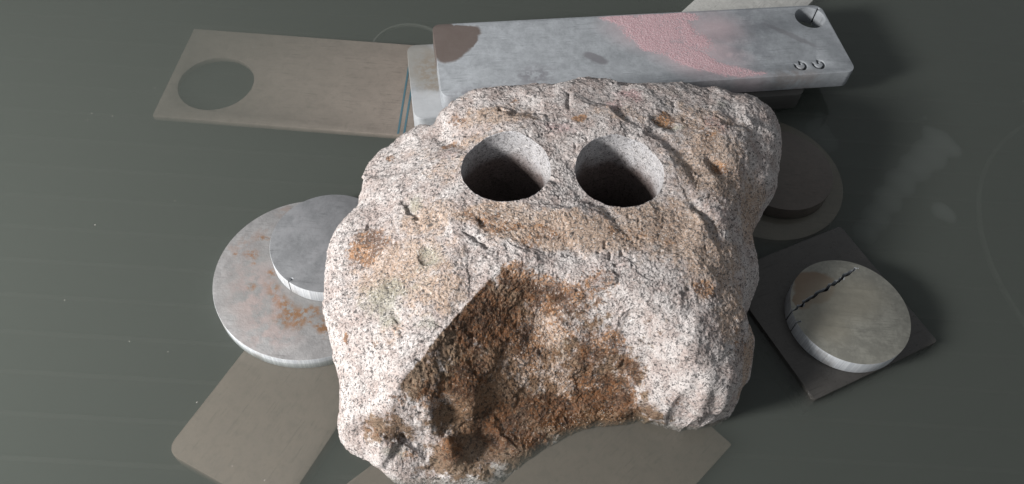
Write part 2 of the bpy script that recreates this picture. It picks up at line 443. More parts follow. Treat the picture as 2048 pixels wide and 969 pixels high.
# ------------------------------------------------------------------ discs at the left
EDGE = cut_edge()
A_XY, A_R, A_Z = (-0.16855, 0.35957), 0.0807, 0.006
B_XY, B_R, B_Z = (-0.15475, 0.38610), 0.0513, 0.0212
def disc(name, label, xy, R, z, thick, mat, outline=None, group=None, bev=0.0006, edge=True):
    o = link(name, None, label=label, cat='metal disc', group=group)
    pose(o, xy, z)
    b = link('disc_body', curve_mesh('disc_body', [outline or circle(R)], thick, bev), o, mat)
    if edge: edge_faces(b.data, EDGE)
    return o
def l2(xy, px, py, z):
    q = at(px, py, z); return (q[0]-xy[0], q[1]-xy[1])
def EL(xy, z): return lambda px, py, rx, ry, a=0.0: (*l2(xy, px, py, z), rx, ry, a)
E = EL(A_XY, A_Z)
rust = (0.20, 0.105, 0.05)
spotsA = [([E(600, 560, .064, .05, .5)], (0.195, 0.192, 0.188), 0.6, 0.25, None),
          ([E(585, 632, .014, .009, .3), E(610, 625, .014, .006, .2), E(560, 600, .02, .006, -.8), E(650, 655, .008, .008, 0)], rust, 0.95, 0.6, 170),
          ([E(502, 507, .0045, .0035, 0), E(541, 547, .0035, .003, 0), E(503, 571, .0035, .003, 0), E(592, 645, .006, .005, 0), E(527, 477, .006, .003, 0), E(472, 509, .002, .003, 0), E(509, 524, .002, .002, 0), E(620, 648, .003, .002, 0), E(568, 640, .003, .002, 0)], rust, 0.9, 0.9, 330),
          ([E(570, 422, .008, .005, .4), E(495, 480, .02, .006, .8)], (0.24, 0.19, 0.17), 0.7, 0.6, 120),
          ([E(540, 670, .02, .012, 0), E(520, 600, .02, .04, .5)], (0.37, 0.27, 0.25), 0.45, 0.8, 60)]
disc('large_disc', 'large rust-spotted grey disc half sunk beside the rock', A_XY, A_R, A_Z, 0.0145, metal('rusty_disc', (0.26, 0.255, 0.257), spotsA, bumpy=1.0, pits=0.5, mott=0.4))
E = EL(B_XY, B_Z)
def disc_slit(R, ang, depth, w=0.0006, pr=0.0013, n=200):
    pts = []
    k = w/R
    for i in range(n+1):
        a = ang+k+(2*math.pi-2*k)*i/n
        pts.append((R*math.cos(a), R*math.sin(a)))
    d = Vector((math.cos(ang), math.sin(ang))); t = Vector((-d.y, d.x))
    c = d*(R-depth)
    pts.append(tuple(d*(R-depth+pr)-t*w))
    for i in range(9):
        a = math.pi*(-0.38-1.24*i/8)
        q = c + d*(pr*math.cos(a)) + t*(pr*math.sin(a))
        pts.append(tuple(q))
    pts.append(tuple(d*(R-depth+pr)+t*w))
    return pts
q = l2(B_XY, 579, 562, B_Z)
spotsB = [([E(600, 440, .03, .02, .4), E(650, 520, .02, .03, 0)], (0.27, 0.27, 0.285), 0.5, 0.8, 60)]
disc('small_disc', 'smaller slitted grey disc lying on the large rusty disc', B_XY, B_R, B_Z, 0.0150, metal('grey_disc', (0.195, 0.20, 0.21), spotsB, mott=0.5),
     disc_slit(B_R, math.atan2(q[1], q[0]), 0.0035), group='small round discs')

# ------------------------------------------------------------------ sunken bars at the front
c = (at(340, 893, -.0090)+at(480, 700, -.0090))/2
a = math.radians(68.5); u = np.array((math.cos(a), math.sin(a))); v = np.array((u[1], -u[0]))
corner = at(330, 903, -.0090)
simple_plate('sunken_bar', 'submerged beige bar with rounded corner beneath the large rusty disc', [rrect(0.30, 0.1035, 0.011)], 0.021, corner+u*0.15+v*0.05175, -0.0090, a, beige('beige_bar_a', (0.25, 0.20, 0.168)), 'metal bar', 'bar_body', group='sunken beige bars')
a = math.radians(49.5); u = np.array((math.cos(a), math.sin(a))); v = np.array((u[1], -u[0]))
corner = at(1464, 889, -.0085)    # its far right corner
simple_plate('sunken_bar', 'submerged beige bar with square corner in front of the hollow of the rock', [rrect(0.30, 0.1035, 0.0015)], 0.0215, corner-u*0.15-v*0.05175, -0.0085, a, beige('beige_bar_b', (0.25, 0.20, 0.165)), 'metal bar', 'bar_body', group='sunken beige bars')
a = math.radians(45.5); u = np.array((math.cos(a), math.sin(a))); v = np.array((u[1], -u[0]))
corner = at(718, 949, -.0088)
simple_plate('sunken_bar', 'submerged beige bar disappearing under the lowest left lobe of the rock', [rrect(0.22, 0.0800, 0.0015)], 0.0212, corner-u*0.03+v*0.040, -0.0088, a, beige('beige_bar_c', (0.25, 0.20, 0.168)), 'metal bar', 'bar_body', group='sunken beige bars')

# ------------------------------------------------------------------ right: square plate with a cracked disc, dark stacked discs
SQZ = 0.0030
cs = [at(1878, 682, SQZ), at(1627, 802, SQZ)]
u = (cs[1]-cs[0])/np.linalg.norm(cs[1]-cs[0]); v = np.array((u[1], -u[0]))
if v[1] < 0: v = -v
sq_c = (cs[0]+cs[1])/2+v*0.0665
sq_a = math.atan2(-u[1], -u[0])
sqm = metal('dark_plate', (0.070, 0.066, 0.062), (), mott=0.7, metallic=0.3, rough=0.30)
simple_plate('square_plate', 'dark square plate barely above the water beneath the cracked disc', [rrect(0.1335, 0.133, 0.003)], 0.033, sq_c, SQZ, sq_a, sqm)
C_XY, C_R, C_Z = (0.29267, 0.37320), 0.0510, 0.0190
def cracked_outline():
    rnd = random.Random(4)
    s0, s1 = Vector(l2(C_XY, 1583, 622, C_Z)), Vector(l2(C_XY, 1717, 533, C_Z))
    a0 = math.atan2(s0.y, s0.x); g = 0.00075/C_R
    nt = Vector(l2(C_XY, 1592, 645, C_Z)); an = math.atan2(nt.y, nt.x)
    pts = []
    n = 220
    kn = 0.0007/C_R
    arel = (an-a0) % (2*math.pi)
    done = False
    for i in range(n+1):
        t = g+(2*math.pi-2*g)*i/n
        if not done and t > arel:
            done = True
            d = Vector((math.cos(an), math.sin(an))); tt = Vector((-d.y, d.x))
            for (r, w) in ((C_R, -1), (C_R-.0025, -1), (C_R-.0032, -2), (C_R-.0042, -1.4), (C_R-.0042, 1.4), (C_R-.0032, 2), (C_R-.0025, 1), (C_R, 1)):
                pts.append(tuple(d*r+tt*w*0.0006))
        if abs(t-arel) < kn*1.6: continue
        a = a0+t
        pts.append((C_R*math.cos(a), C_R*math.sin(a)))
    d = (s1-s0); L = d.length; d.normalize(); nrm = Vector((-d.y, d.x))
    m = 34
    up_, dn = [], []
    for i in range(1, m):
        t = i/m
        w = 0.0013*min(1, 6*t+0.35)*min(1, 4*(1-t)+0.3)
        sh = rnd.uniform(-.0011, .0011)*min(1, 8*t)
        up_.append(tuple(s0*0.985+d*(L*t)+nrm*(sh+w+rnd.uniform(-.0003, .0006))))
        dn.append(tuple(s0*0.985+d*(L*t)+nrm*(sh-w+rnd.uniform(-.0006, .0003))))
    # the outline runs anticlockwise: it arrives at the crack from one lip and leaves along the other
    e = Vector(pts[-1]); 
    if (Vector(up_[0])-e).length < (Vector(dn[0])-e).length: first, back = up_, dn
    else: first, back = dn, up_
    return pts+first+[tuple(s1)]+back[::-1]
E = EL(C_XY, C_Z)
spotsC = [([E(1628, 575, .020, .016, .5), E(1605, 600, .008, .010, .3)], (0.17, 0.115, 0.075), 0.85, 0.12, None),
          ([E(1690, 600, .035, .022, .3), E(1650, 640, .02, .02, 0)], (0.27, 0.25, 0.20), 0.6, 0.5, None)]
disc('cracked_disc', 'grey disc with a jagged cut across it on the square plate', C_XY, C_R, C_Z, 0.0156, metal('cracked_disc', (0.25, 0.245, 0.215), spotsC, mott=0.25, bumpy=0.2, metallic=0.25), cracked_outline(), group='small round discs', bev=0.00015)
dk = metal('dark_wet_disc', (0.10, 0.085, 0.075), (), mott=0.6, rough=0.38, metallic=0.2)
S2_XY, S1_XY = (0.2400, 0.5352), (0.2520, 0.5325)
disc('sunken_disc', 'wide dark disc just under water behind the cracked disc', S2_XY, 0.079, -0.0035, 0.026, metal('sunken_disc', (0.15, 0.13, 0.105), (), mott=0.6, rough=0.4), edge=False)
disc('dark_disc', 'small dark wet disc on the wide sunken disc at the right of the rock', S1_XY, 0.0512, 0.0118, 0.0150, dk, group='small round discs', edge=False)
# disc peeking out behind the left shoulder of the rock
hid = at(792, 300, -0.0105)
disc('hidden_disc', 'pale edge of a disc peeking out behind the left shoulder of the rock', (hid[0]+0.062, hid[1]-0.030), 0.0735, -0.0105, 0.020, metal('hidden_disc', (0.40, 0.39, 0.37), ()), edge=False)

# ------------------------------------------------------------------ the rock
# outline: pixel, height of the widest point, drop of the rolled edge, height of the underside
RIM = [(862,262,.066,.022,.03),(880,235,.074,.020,.03),(910,212,.080,.018,.02),(960,196,.084,.018,0),(1030,188,.086,.018,-.02),(1090,180,.087,.019,-.03),
 (1150,173,.084,.018,-.03),(1210,170,.084,.018,-.03),(1280,174,.084,.018,-.03),(1340,174,.084,.018,-.03),(1400,186,.080,.018,-.02),(1460,198,.074,.018,.0),
 (1510,209,.066,.018,.015),(1535,224,.060,.020,.015),(1548,247,.060,.026,.015),(1552,280,.058,.028,.015),(1556,320,.056,.028,.015),(1550,360,.052,.028,.015),
 (1536,400,.048,.030,.015),(1520,430,.045,.032,.015),(1505,460,.042,.034,.0),(1497,490,.036,.030,-.02),(1500,520,.034,.030,-.03),(1505,545,.032,.030,-.03),
 (1508,580,.030,.030,-.03),(1497,610,.028,.034,-.03),(1487,640,.026,.036,-.03),(1478,668,.024,.038,-.03),(1490,690,.022,.036,-.03),(1500,705,.020,.036,-.03),
 (1498,740,.016,.034,-.03),(1488,775,.012,.030,-.03),(1480,800,.008,.028,-.03),(1460,830,.002,.024,-.03),(1430,852,-.002,.018,-.03),(1400,862,-.003,.014,-.03),
 (1365,864,-.004,.012,-.03),(1330,856,-.005,.008,-.03),(1290,846,-.006,.004,-.03),(1250,847,-.007,.003,-.03),(1200,852,-.008,.003,-.03),(1150,866,-.008,.003,-.03),
 (1100,892,-.008,.003,-.03),(1060,918,-.008,.003,-.03),(1020,945,-.008,.003,-.03),(990,972,-.008,.003,-.03),(940,998,-.006,.004,-.03),(880,995,-.003,.007,-.03),
 (830,978,.000,.010,-.03),(790,962,.002,.014,-.03),(760,940,.004,.018,-.02),(738,916,.006,.022,-.02),(702,898,.008,.022,-.02),(684,877,.010,.024,-.01),
 (680,850,.013,.024,.0),(682,820,.018,.024,.010),(680,780,.022,.022,.012),(675,740,.026,.020,.014),(668,700,.029,.019,.016),(660,660,.031,.019,.018),
 (652,620,.032,.020,.0225),(650,570,.033,.020,.0232),(655,520,.034,.022,.0235),(666,488,.035,.023,.0235),(686,458,.037,.023,.0235),(706,435,.039,.022,.0235),
 (715,418,.040,.022,.0235),(716,395,.041,.022,.0235),(722,372,.042,.022,.0235),(741,335,.044,.022,.0235),(766,308,.047,.021,.0235),(800,284,.052,.020,.025),(835,270,.058,.021,.025)]
CTRL = [(1012,335,.106),(1240,340,.106),(920,330,.100),(1126,340,.108),(1340,340,.106),(1126,290,.108),(1126,430,.106),(1000,430,.104),(1240,440,.104),(1350,440,.102),
 (960,228,.100),(1050,218,.104),(1150,205,.107),(1250,205,.107),(1350,212,.103),(1440,230,.100),(1510,245,.090),(890,275,.083),(1000,252,.107),
 (1420,300,.103),(1480,300,.099),(1530,300,.088),(1420,400,.102),(1475,400,.094),(1520,380,.082),(1440,480,.097),(1478,500,.084),
 (860,320,.085),(800,330,.069),(860,400,.093),(780,390,.071),(740,400,.060),(900,470,.099),(820,470,.084),(740,470,.064),(690,500,.056),
 (1000,512,.099),(1080,505,.101),(1150,500,.101),(1230,515,.100),(1310,545,.097),(1390,585,.090),(1455,630,.075),
 (900,560,.093),(820,560,.083),(740,560,.064),(690,590,.054),(880,620,.086),(800,650,.074),(730,650,.058),(690,680,.048),
 (810,690,.077),(740,760,.052),(700,770,.044),
 (1360,650,.084),(1420,680,.075),(1400,740,.065),(1350,760,.060),(1440,760,.058),(1470,720,.060),(1400,810,.042),(1330,800,.040),(1450,810,.038),(1390,845,.020),
 (785,810,.060),(850,828,.052),(890,860,.040),(800,868,.037),(745,868,.038),(710,850,.036),(780,905,.036),(850,925,.017)]
# the hollow: a steep left wall below a crisp ridge, then a trough that runs down to the water
RIDGE = [(1000,535,.0985),(965,572,.0935),(925,615,.0885),(885,662,.0835),(845,715,.0775),(800,772,.0695)]
# columns of the trough: x, y and z of its head, y of its waterline (metres)
TROUGH = [(0.020,0.330,0.098,0.222),(0.045,0.331,0.098,0.238),(0.070,0.329,0.098,0.250),(0.096,0.322,0.096,0.258),(0.118,0.312,0.092,0.262)]
# carved clefts: polyline, half width, depth (metres)
CARVE = [([(722,850),(760,848),(800,868),(845,884)],.0050,.0085),([(806,402),(822,412),(834,430)],.0030,.0045),([(836,432),(842,470),(850,505)],.0026,.0012),
 ([(1138,186),(1136,215)],.0022,.0035),([(845,508),(862,520)],.0028,.0032),([(765,600),(785,625),(800,640)],.0026,.0025),([(1312,238),(1345,250)],.0050,.0040),
 ([(1312,262),(1360,300),(1400,360)],.0070,.0035),([(1395,415),(1420,440),(1432,470)],.0045,.0045),([(1425,320),(1440,335)],.0045,.0055),([(870,262),(925,292)],.0060,.0035),
 ([(1090,345),(1110,360)],.0020,.0022),([(930,468),(960,480),(975,492)],.0024,.0034),([(735,452),(735,462)],.0018,.0040),([(960,440),(975,450)],.0018,.0028),
 ([(676,700),(684,740)],.0020,.0030),([(1000,218),(1012,224)],.0020,.0030),([(900,265),(935,270)],.0020,.0022),([(1300,700),(1275,760),(1270,800)],.0050,.0040),
 ([(1180,720),(1160,770)],.0040,.0020)]
HOLE_R = 0.0357
HOLES = [(-0.0110, 0.4180), (0.0800, 0.4266)]

def build_rock():
    rim_xy = np.array([at(p[0], p[1], p[2]) for p in RIM])
    zr = np.array([p[2] for p in RIM]); dr_ = np.array([p[3] for p in RIM]); zb = np.array([p[4] for p in RIM])
    cx = np.array(at(1090, 560, 0.07))
    th = np.unwrap(np.arctan2(rim_xy[:, 1]-cx[1], rim_xy[:, 0]-cx[0]))
    if th[-1] < th[0]: rim_xy, zr, dr_, zb, th = rim_xy[::-1], zr[::-1], dr_[::-1], zb[::-1], th[::-1]
    rr = np.linalg.norm(rim_xy-cx, axis=1)
    order = np.argsort(th); th, rr, zr, dr_, zb = th[order], rr[order], zr[order], dr_[order], zb[order]
    NT = 1360
    T = np.linspace(th[0], th[0]+2*np.pi, NT, endpoint=False)
    per = lambda a: np.interp(T, np.r_[th, th[0]+2*np.pi], np.r_[a, a[0]])
    def smooth(a, k):
        ker = np.hanning(k+2)[1:-1]; ker /= ker.sum()
        return np.convolve(np.r_[a[-k:], a, a[:k]], ker, 'same')[k:-k]
    Rr, Zr, Dr, Zb = smooth(per(rr), 13), smooth(per(zr), 31), smooth(per(dr_), 31), smooth(per(zb), 61)
    cos, sin = np.cos(T), np.sin(T)
    # thin plate spline through the measured heights
    cp = [(*at(p[0], p[1], p[2]), p[2]) for p in CTRL]
    for i in range(0, len(th)):
        cp.append((cx[0]+rr[i]*math.cos(th[i]), cx[1]+rr[i]*math.sin(th[i]), zr[i]+dr_[i]))
    hp, az_ = [], math.radians(-30)
    for r in RIDGE:
        q = at(*r)
        hp.append((q[0], q[1], r[2]))
        cp.append((q[0]-0.004*math.cos(az_), q[1]-0.004*math.sin(az_), r[2]))
        for d_ in (-0.030, -0.014, 0.014, 0.028, 0.042):
            x, y, z = q[0]+d_*math.cos(az_), q[1]+d_*math.sin(az_), r[2]-d_*0.88
            if d_ > 0 and z < 0.020: continue
            hp.append((x, y, z))
            if d_ > 0: cp.append((x, y, z+0.75*min(d_, 0.03)))
    for (x, y1, z1, y0) in TROUGH:
        for t in (-0.12, 0.10, 0.25, 0.42, 0.60, 0.78, 0.93, 1.15):
            y = y1+(y0-y1)*t; z = z1*(1-t)-0.026*max(0, t)*max(0, 1-t)*(1-abs(x-0.06)*4)
            if x < 0.03 and t < 0.3: continue
            if x > 0.11: z += 0.012
            if t < 0: z += 0.004
            hp.append((x, y, z))
            if 0.2 < t < 1 and x < 0.11: cp.append((x, y, z+(0.014 if t < 0.8 else 0.005)))
        if x > 0.11:
            for t in (0.1, 0.4, 0.7, 1.0): hp.append((x+0.028, y1+(y0-y1)*t, z1*(1-t)+0.045))
    for (x, y, z) in ((-0.01, 0.232, 0.016), (-0.02, 0.215, 0.012), (-0.035, 0.222, 0.024), (0.0, 0.205, -0.004)): hp.append((x, y, z))
    for r in ((880,905,.018),(865,880,.027),(920,885,.017),(905,850,.030)):
        q = at(*r); hp.append((q[0], q[1], r[2]))
    cp, hp = np.array(cp), np.array(hp)
    def U(d2): return d2*np.log(d2+1e-12)
    def tps(c, reg):
        n = len(c)
        K = U(((c[:, None, :2]-c[None, :, :2])**2).sum(-1)) + np.eye(n)*reg
        Pm = np.c_[np.ones(n), c[:, :2]]
        sol = np.linalg.solve(np.block([[K, Pm], [Pm.T, np.zeros((3, 3))]]), np.r_[c[:, 2], 0, 0, 0])
        def f(XY):
            out = np.empty(len(XY))
            for i in range(0, len(XY), 40000):
                q = XY[i:i+40000]
                out[i:i+40000] = U(((q[:, None]-c[None, :, :2])**2).sum(-1)) @ sol[:n] + sol[n]+q @ sol[n+1:]
            return out
        return f
    f_out, f_hol = tps(cp, 2e-6), tps(hp, 1e-6)
    def height(XY):
        a, b = f_out(XY), f_hol(XY); k = 0.0018
        # the hollow only exists in front of the ridge
        near = (XY[:, 0] > -0.13) & (XY[:, 0] < 0.19) & (XY[:, 1] < 0.345)
        b = np.where(near, b, 9.0)
        h = np.clip(0.5+0.5*(b-a)/k, 0, 1)
        return b*(1-h)+a*h-k*h*(1-h)*0.25
    r0 = 0.89
    s_in = np.linspace(0.012, r0, 300)
    s_out = r0+(1-r0)*np.sin(np.linspace(0, np.pi/2, 64)[1:])
    S = np.r_[s_in, s_out]
    XY = np.stack([cx[0]+S[:, None]*(Rr*cos)[None], cx[1]+S[:, None]*(Rr*sin)[None]], -1)
    Z = height(XY.reshape(-1, 2)).reshape(len(S), NT)
    # carve the clefts
    flat = XY.reshape(-1, 2); zf = Z.ravel()
    wob = 0.0022*np.stack([fbm(np.c_[flat, zf*0], 120, 2, 31), fbm(np.c_[flat, zf*0], 120, 2, 37)], 1)
    for (pl, w, dep) in CARVE:
        # height of the surface at each vertex of the line
        pts = []
        for (px, py) in pl:
            z = 0.07
            for _ in range(12):
                q = at(px, py, z); z = 0.5*z+0.5*float(height(q[None])[0])
            pts.append(at(px, py, z))
        pts = np.array(pts)
        box = (np.abs(flat-pts.mean(0)) < 0.06).all(1)
        f = flat[box]+wob[box]; dmin = np.full(len(f), 9.0)
        for a, b in zip(pts[:-1], pts[1:]):
            ab = b-a; t = np.clip(((f-a) @ ab)/(ab @ ab), 0, 1)
            dmin = np.minimum(dmin, np.linalg.norm(f-(a+t[:, None]*ab), axis=1))
        zf[box] -= dep*np.exp(-(dmin/w)**2)
    Z = zf.reshape(Z.shape)
    uu = np.clip((S-r0)/(1-r0), 0, 1)
    Z = Z-(1-np.sqrt(np.clip(1-uu**2, 0, 1)))[:, None]*Dr[None]
    Pt = np.concatenate([XY, Z[..., None]], -1)
    # side and underside
    rows = [Pt]
    zl = Pt[-1, :, 2]
    for k in range(1, 31):
        t = k/30; a = t*np.pi/2
        ze = np.minimum(Zb, zl-0.004)
        r = 1-0.10*(1-np.cos(a)); z = zl+(ze-zl)*np.sin(a)
        rows.append(np.stack([cx[0]+r*Rr*cos, cx[1]+r*Rr*sin, z], -1)[None])
    for r in np.linspace(0.88, 0.02, 26):
        f = np.clip((0.58-r)/0.45, 0, 1); z = ze*(1-f)+(-0.028)*f
        rows.append(np.stack([cx[0]+r*Rr*cos, cx[1]+r*Rr*sin, z], -1)[None])
    G = np.concatenate(rows, 0)
    # surface relief along the normal
    dt = np.roll(G, -1, 1)-np.roll(G, 1, 1); ds = np.gradient(G, axis=0)
    Nn = np.cross(ds, dt); Nn /= np.linalg.norm(Nn, axis=-1, keepdims=True)+1e-12
    if Nn[100, :, 2].mean() < 0: Nn = -Nn
    V = G.reshape(-1, 3); Nn = Nn.reshape(-1, 3)
    lay = np.repeat(np.arange(len(G)), NT)
    w_under = np.where(lay < len(S)+31, 1.0, 0.0)
    W = V+0.004*np.stack([fbm(V, 45, 3, 51+k) for k in range(3)], 1)
    rough = 0.5+0.5*np.clip(0.5+0.9*fbm(V, 22, 2, 77), 0, 1)
    d = 0.0017*fbm(V, 28, 3, 1) + 0.0034*chips(W, 26, 11) + 0.0006*chips(W*np.array((1, 1, 1.6)), 95, 23)
    d += rough*(0.00030*fbm(V, 150, 3, 5, ridged=True) + 0.00034*vnoise(V, 420, 61) + 0.00040*vnoise(V, 820, 67))
    pit = np.clip(vnoise(V, 230, 91)-0.52, 0, 1)*vnoise(V, 40, 95).clip(0)*2.0
    d -= 0.0040*pit
    d += 0.00028*chips(V, 260, 41)
    edge = np.where(lay < len(S), 1.0, 1.0)
    V = V+Nn*(d*w_under*edge)[:, None]
    nr = len(G)
    # never below the discs the rock rests on
    idx = np.arange(nr*NT).reshape(nr, NT); nx_ = np.roll(idx, -1, 1)
    Q = np.stack([idx[:-1], idx[1:], nx_[1:], nx_[:-1]], -1).reshape(-1, 4)
    top_c, bot_c = len(V), len(V)+1
    V = np.vstack([V, V[:NT].mean(0), V[-NT:].mean(0)])
    tri = np.concatenate([np.stack([np.full(NT, top_c), idx[0], nx_[0]], 1), np.stack([np.full(NT, bot_c), nx_[-1], idx[-1]], 1)])
    bmv = np.concatenate([Q[:, [0, 1, 2]], Q[:, [0, 2, 3]], tri])
    me = np_mesh('rock_body', V, bmv)
    # make sure the faces look outwards
    fn = np.zeros(len(me.polygons)*3, np.float32); me.polygons.foreach_get('normal', fn)
    if fn.reshape(-1, 3)[:200000, 2].mean() < 0: me.flip_normals()
    return me

def bore_cutter(xy, seed):
    n, rows = 200, 90
    a = np.linspace(0, 2*np.pi, n, endpoint=False); z = np.linspace(-0.09, 0.16, rows)
    Zz, Aa = np.meshgrid(z, a, indexing='ij')
    P = np.stack([np.cos(Aa)*HOLE_R, np.sin(Aa)*HOLE_R, Zz], -1).reshape(-1, 3)
    r = 1+(0.00018*vnoise(P, 420, seed)+0.00022*vnoise(P*np.array((1, 1, .25)), 260, seed+3))/HOLE_R
    P[:, :2] *= r[:, None]
    P[:, 0] += xy[0]; P[:, 1] += xy[1]
    idx = np.arange(rows*n).reshape(rows, n); nx_ = np.roll(idx, -1, 1)
    Q = np.stack([idx[:-1], nx_[:-1], nx_[1:], idx[1:]], -1).reshape(-1, 4)
    b, t = len(P), len(P)+1
    P = np.vstack([P, [xy[0], xy[1], -0.09], [xy[0], xy[1], 0.16]])
    T = np.concatenate([Q[:, [0, 1, 2]], Q[:, [0, 2, 3]], np.stack([np.full(n, b), nx_[0], idx[0]], 1), np.stack([np.full(n, t), idx[-1], nx_[-1]], 1)])
    return np_mesh('cutter', P, T)

# stains that belong to the stone: name -> [(pixel, radius x, y in metres, strength)]
STAINS = {
 'rust': [(735,500,.014,.018,.9),(760,490,.016,.010,.6),(790,560,.02,.015,.25),(1010,455,.030,.006,.55),(960,440,.024,.008,.5),(1080,460,.020,.008,.5),(1060,480,.012,.005,.5),(1250,470,.024,.012,.4),
   (1330,450,.020,.012,.35),(1200,430,.016,.01,.35),(1320,480,.02,.012,.4),(1410,575,.010,.008,.7),(1330,245,.010,.007,1.0),(1435,345,.010,.008,.7),(1160,235,.008,.006,.8),(930,200,.01,.008,.4),(1030,210,.012,.006,.4),
   (910,245,.014,.008,.5),(900,290,.008,.006,.7),(780,320,.004,.004,.7),(1200,560,.02,.012,.5),(1190,700,.016,.02,.7),(1220,690,.012,.010,1.0),(1180,600,.014,.012,.5),(1100,590,.03,.014,.8),(1030,560,.018,.010,.9),
   (1000,650,.03,.02,.7),(950,640,.02,.03,.8),(1100,820,.03,.012,.9),(1200,790,.03,.014,.9),(1262,740,.016,.018,.55),(1240,805,.022,.008,.7),(1000,850,.03,.02,.7),(900,900,.02,.012,.6),(1050,880,.03,.010,.8),(940,760,.02,.02,.7),
   (1420,260,.012,.016,.45),(1300,180,.012,.006,.25),(690,680,.0025,.004,1.0),(760,690,.014,.008,.35),(800,800,.01,.006,.5),(780,870,.03,.010,.35),(820,910,.010,.006,.5),(1500,270,.006,.01,.3),(1060,690,.018,.025,.6),(1480,690,.012,.02,.4),
   (1140,640,.03,.03,.45),(860,790,.02,.02,.5),(1340,800,.014,.006,.4)],
 'tan': [(1130,460,.07,.016,.8),(1330,460,.05,.03,.7),(1420,520,.035,.03,.6),(1000,430,.05,.014,.6),(850,440,.03,.02,.6),(800,540,.05,.03,.6),(870,580,.03,.02,.6),(780,670,.02,.015,.4),(1000,230,.04,.014,.6),
   (1240,230,.03,.014,.4),(1420,330,.04,.05,.6),(1500,430,.02,.04,.6),(900,330,.03,.02,.4),(860,300,.03,.014,.3),(960,280,.03,.01,.5),(1400,240,.04,.02,.5),(1150,800,.05,.03,.6),(1050,700,.05,.05,.6),(950,800,.04,.05,.6),(1460,620,.015,.03,.6),(1495,720,.008,.04,.7)],
 'green': [(770,590,.022,.014,.7),(860,520,.014,.010,.6),(820,570,.02,.012,.4),(830,410,.010,.010,.6),(780,630,.016,.010,.6),(850,640,.012,.008,.5),(1345,260,.008,.007,.7),(1340,185,.012,.006,.4),(1440,210,.014,.006,.5),(1130,700,.014,.012,.3),(920,740,.02,.02,.4),(790,900,.012,.006,.5)],
 'pink': [(1260,190,.014,.010,.9),(1120,255,.018,.008,.5),(1430,250,.014,.012,.5),(1230,215,.012,.008,.5),(1440,420,.02,.02,.3),(900,310,.014,.008,.4),(1210,540,.03,.008,.3)],
 'wet': [(1230,740,.024,.016,.7),(1275,800,.014,.010,.4),(1150,720,.03,.02,.6),(1180,640,.03,.012,.4),(1300,660,.012,.02,.3),(1030,600,.022,.018,.9),(960,620,.020,.028,1.0),(900,680,.020,.022,1.0),(840,740,.016,.014,.9),(830,775,.014,.010,.9),(1000,700,.03,.03,.7),(930,760,.03,.03,.8),(900,840,.02,.02,.8),(1000,830,.04,.03,1.0),(1100,830,.04,.016,1.0),(1100,780,.03,.012,.6),
   (1200,810,.03,.014,1.0),(1250,805,.014,.010,.6),(920,920,.03,.012,1.0),(870,930,.014,.010,.8),(1000,890,.05,.014,1.2),(1150,845,.05,.012,1.2),(1250,840,.03,.006,1.1),(780,858,.025,.006,.7),(1100,600,.02,.012,.5),(760,868,.02,.006,.6)],
}
def stain_field(V, spots, seed):
    X = V+0.007*np.stack([fbm(V, 70, 3, seed+k) for k in range(3)], 1)
    m = np.zeros(len(V))
    for (px, py, rx, ry, s) in spots:
        j = ROCK_LOOK(px, py)
        if j is None: continue
        c = j
        d = np.sqrt(((X[:, 0]-c[0])/rx)**2+((X[:, 1]-c[1])/ry)**2+((X[:, 2]-c[2])/max(rx, ry))**2)
        m = np.maximum(m, s*np.clip(1.45-d, 0, 1))
    return m
def ROCK_LOOK(px, py):
    d = right*((px-1024)/FPX)+up*(-(py-484.5)/FPX)+fwd
    hit, loc, nor, i = ROCK_BVH(d)
    return np.array(loc) if hit else None

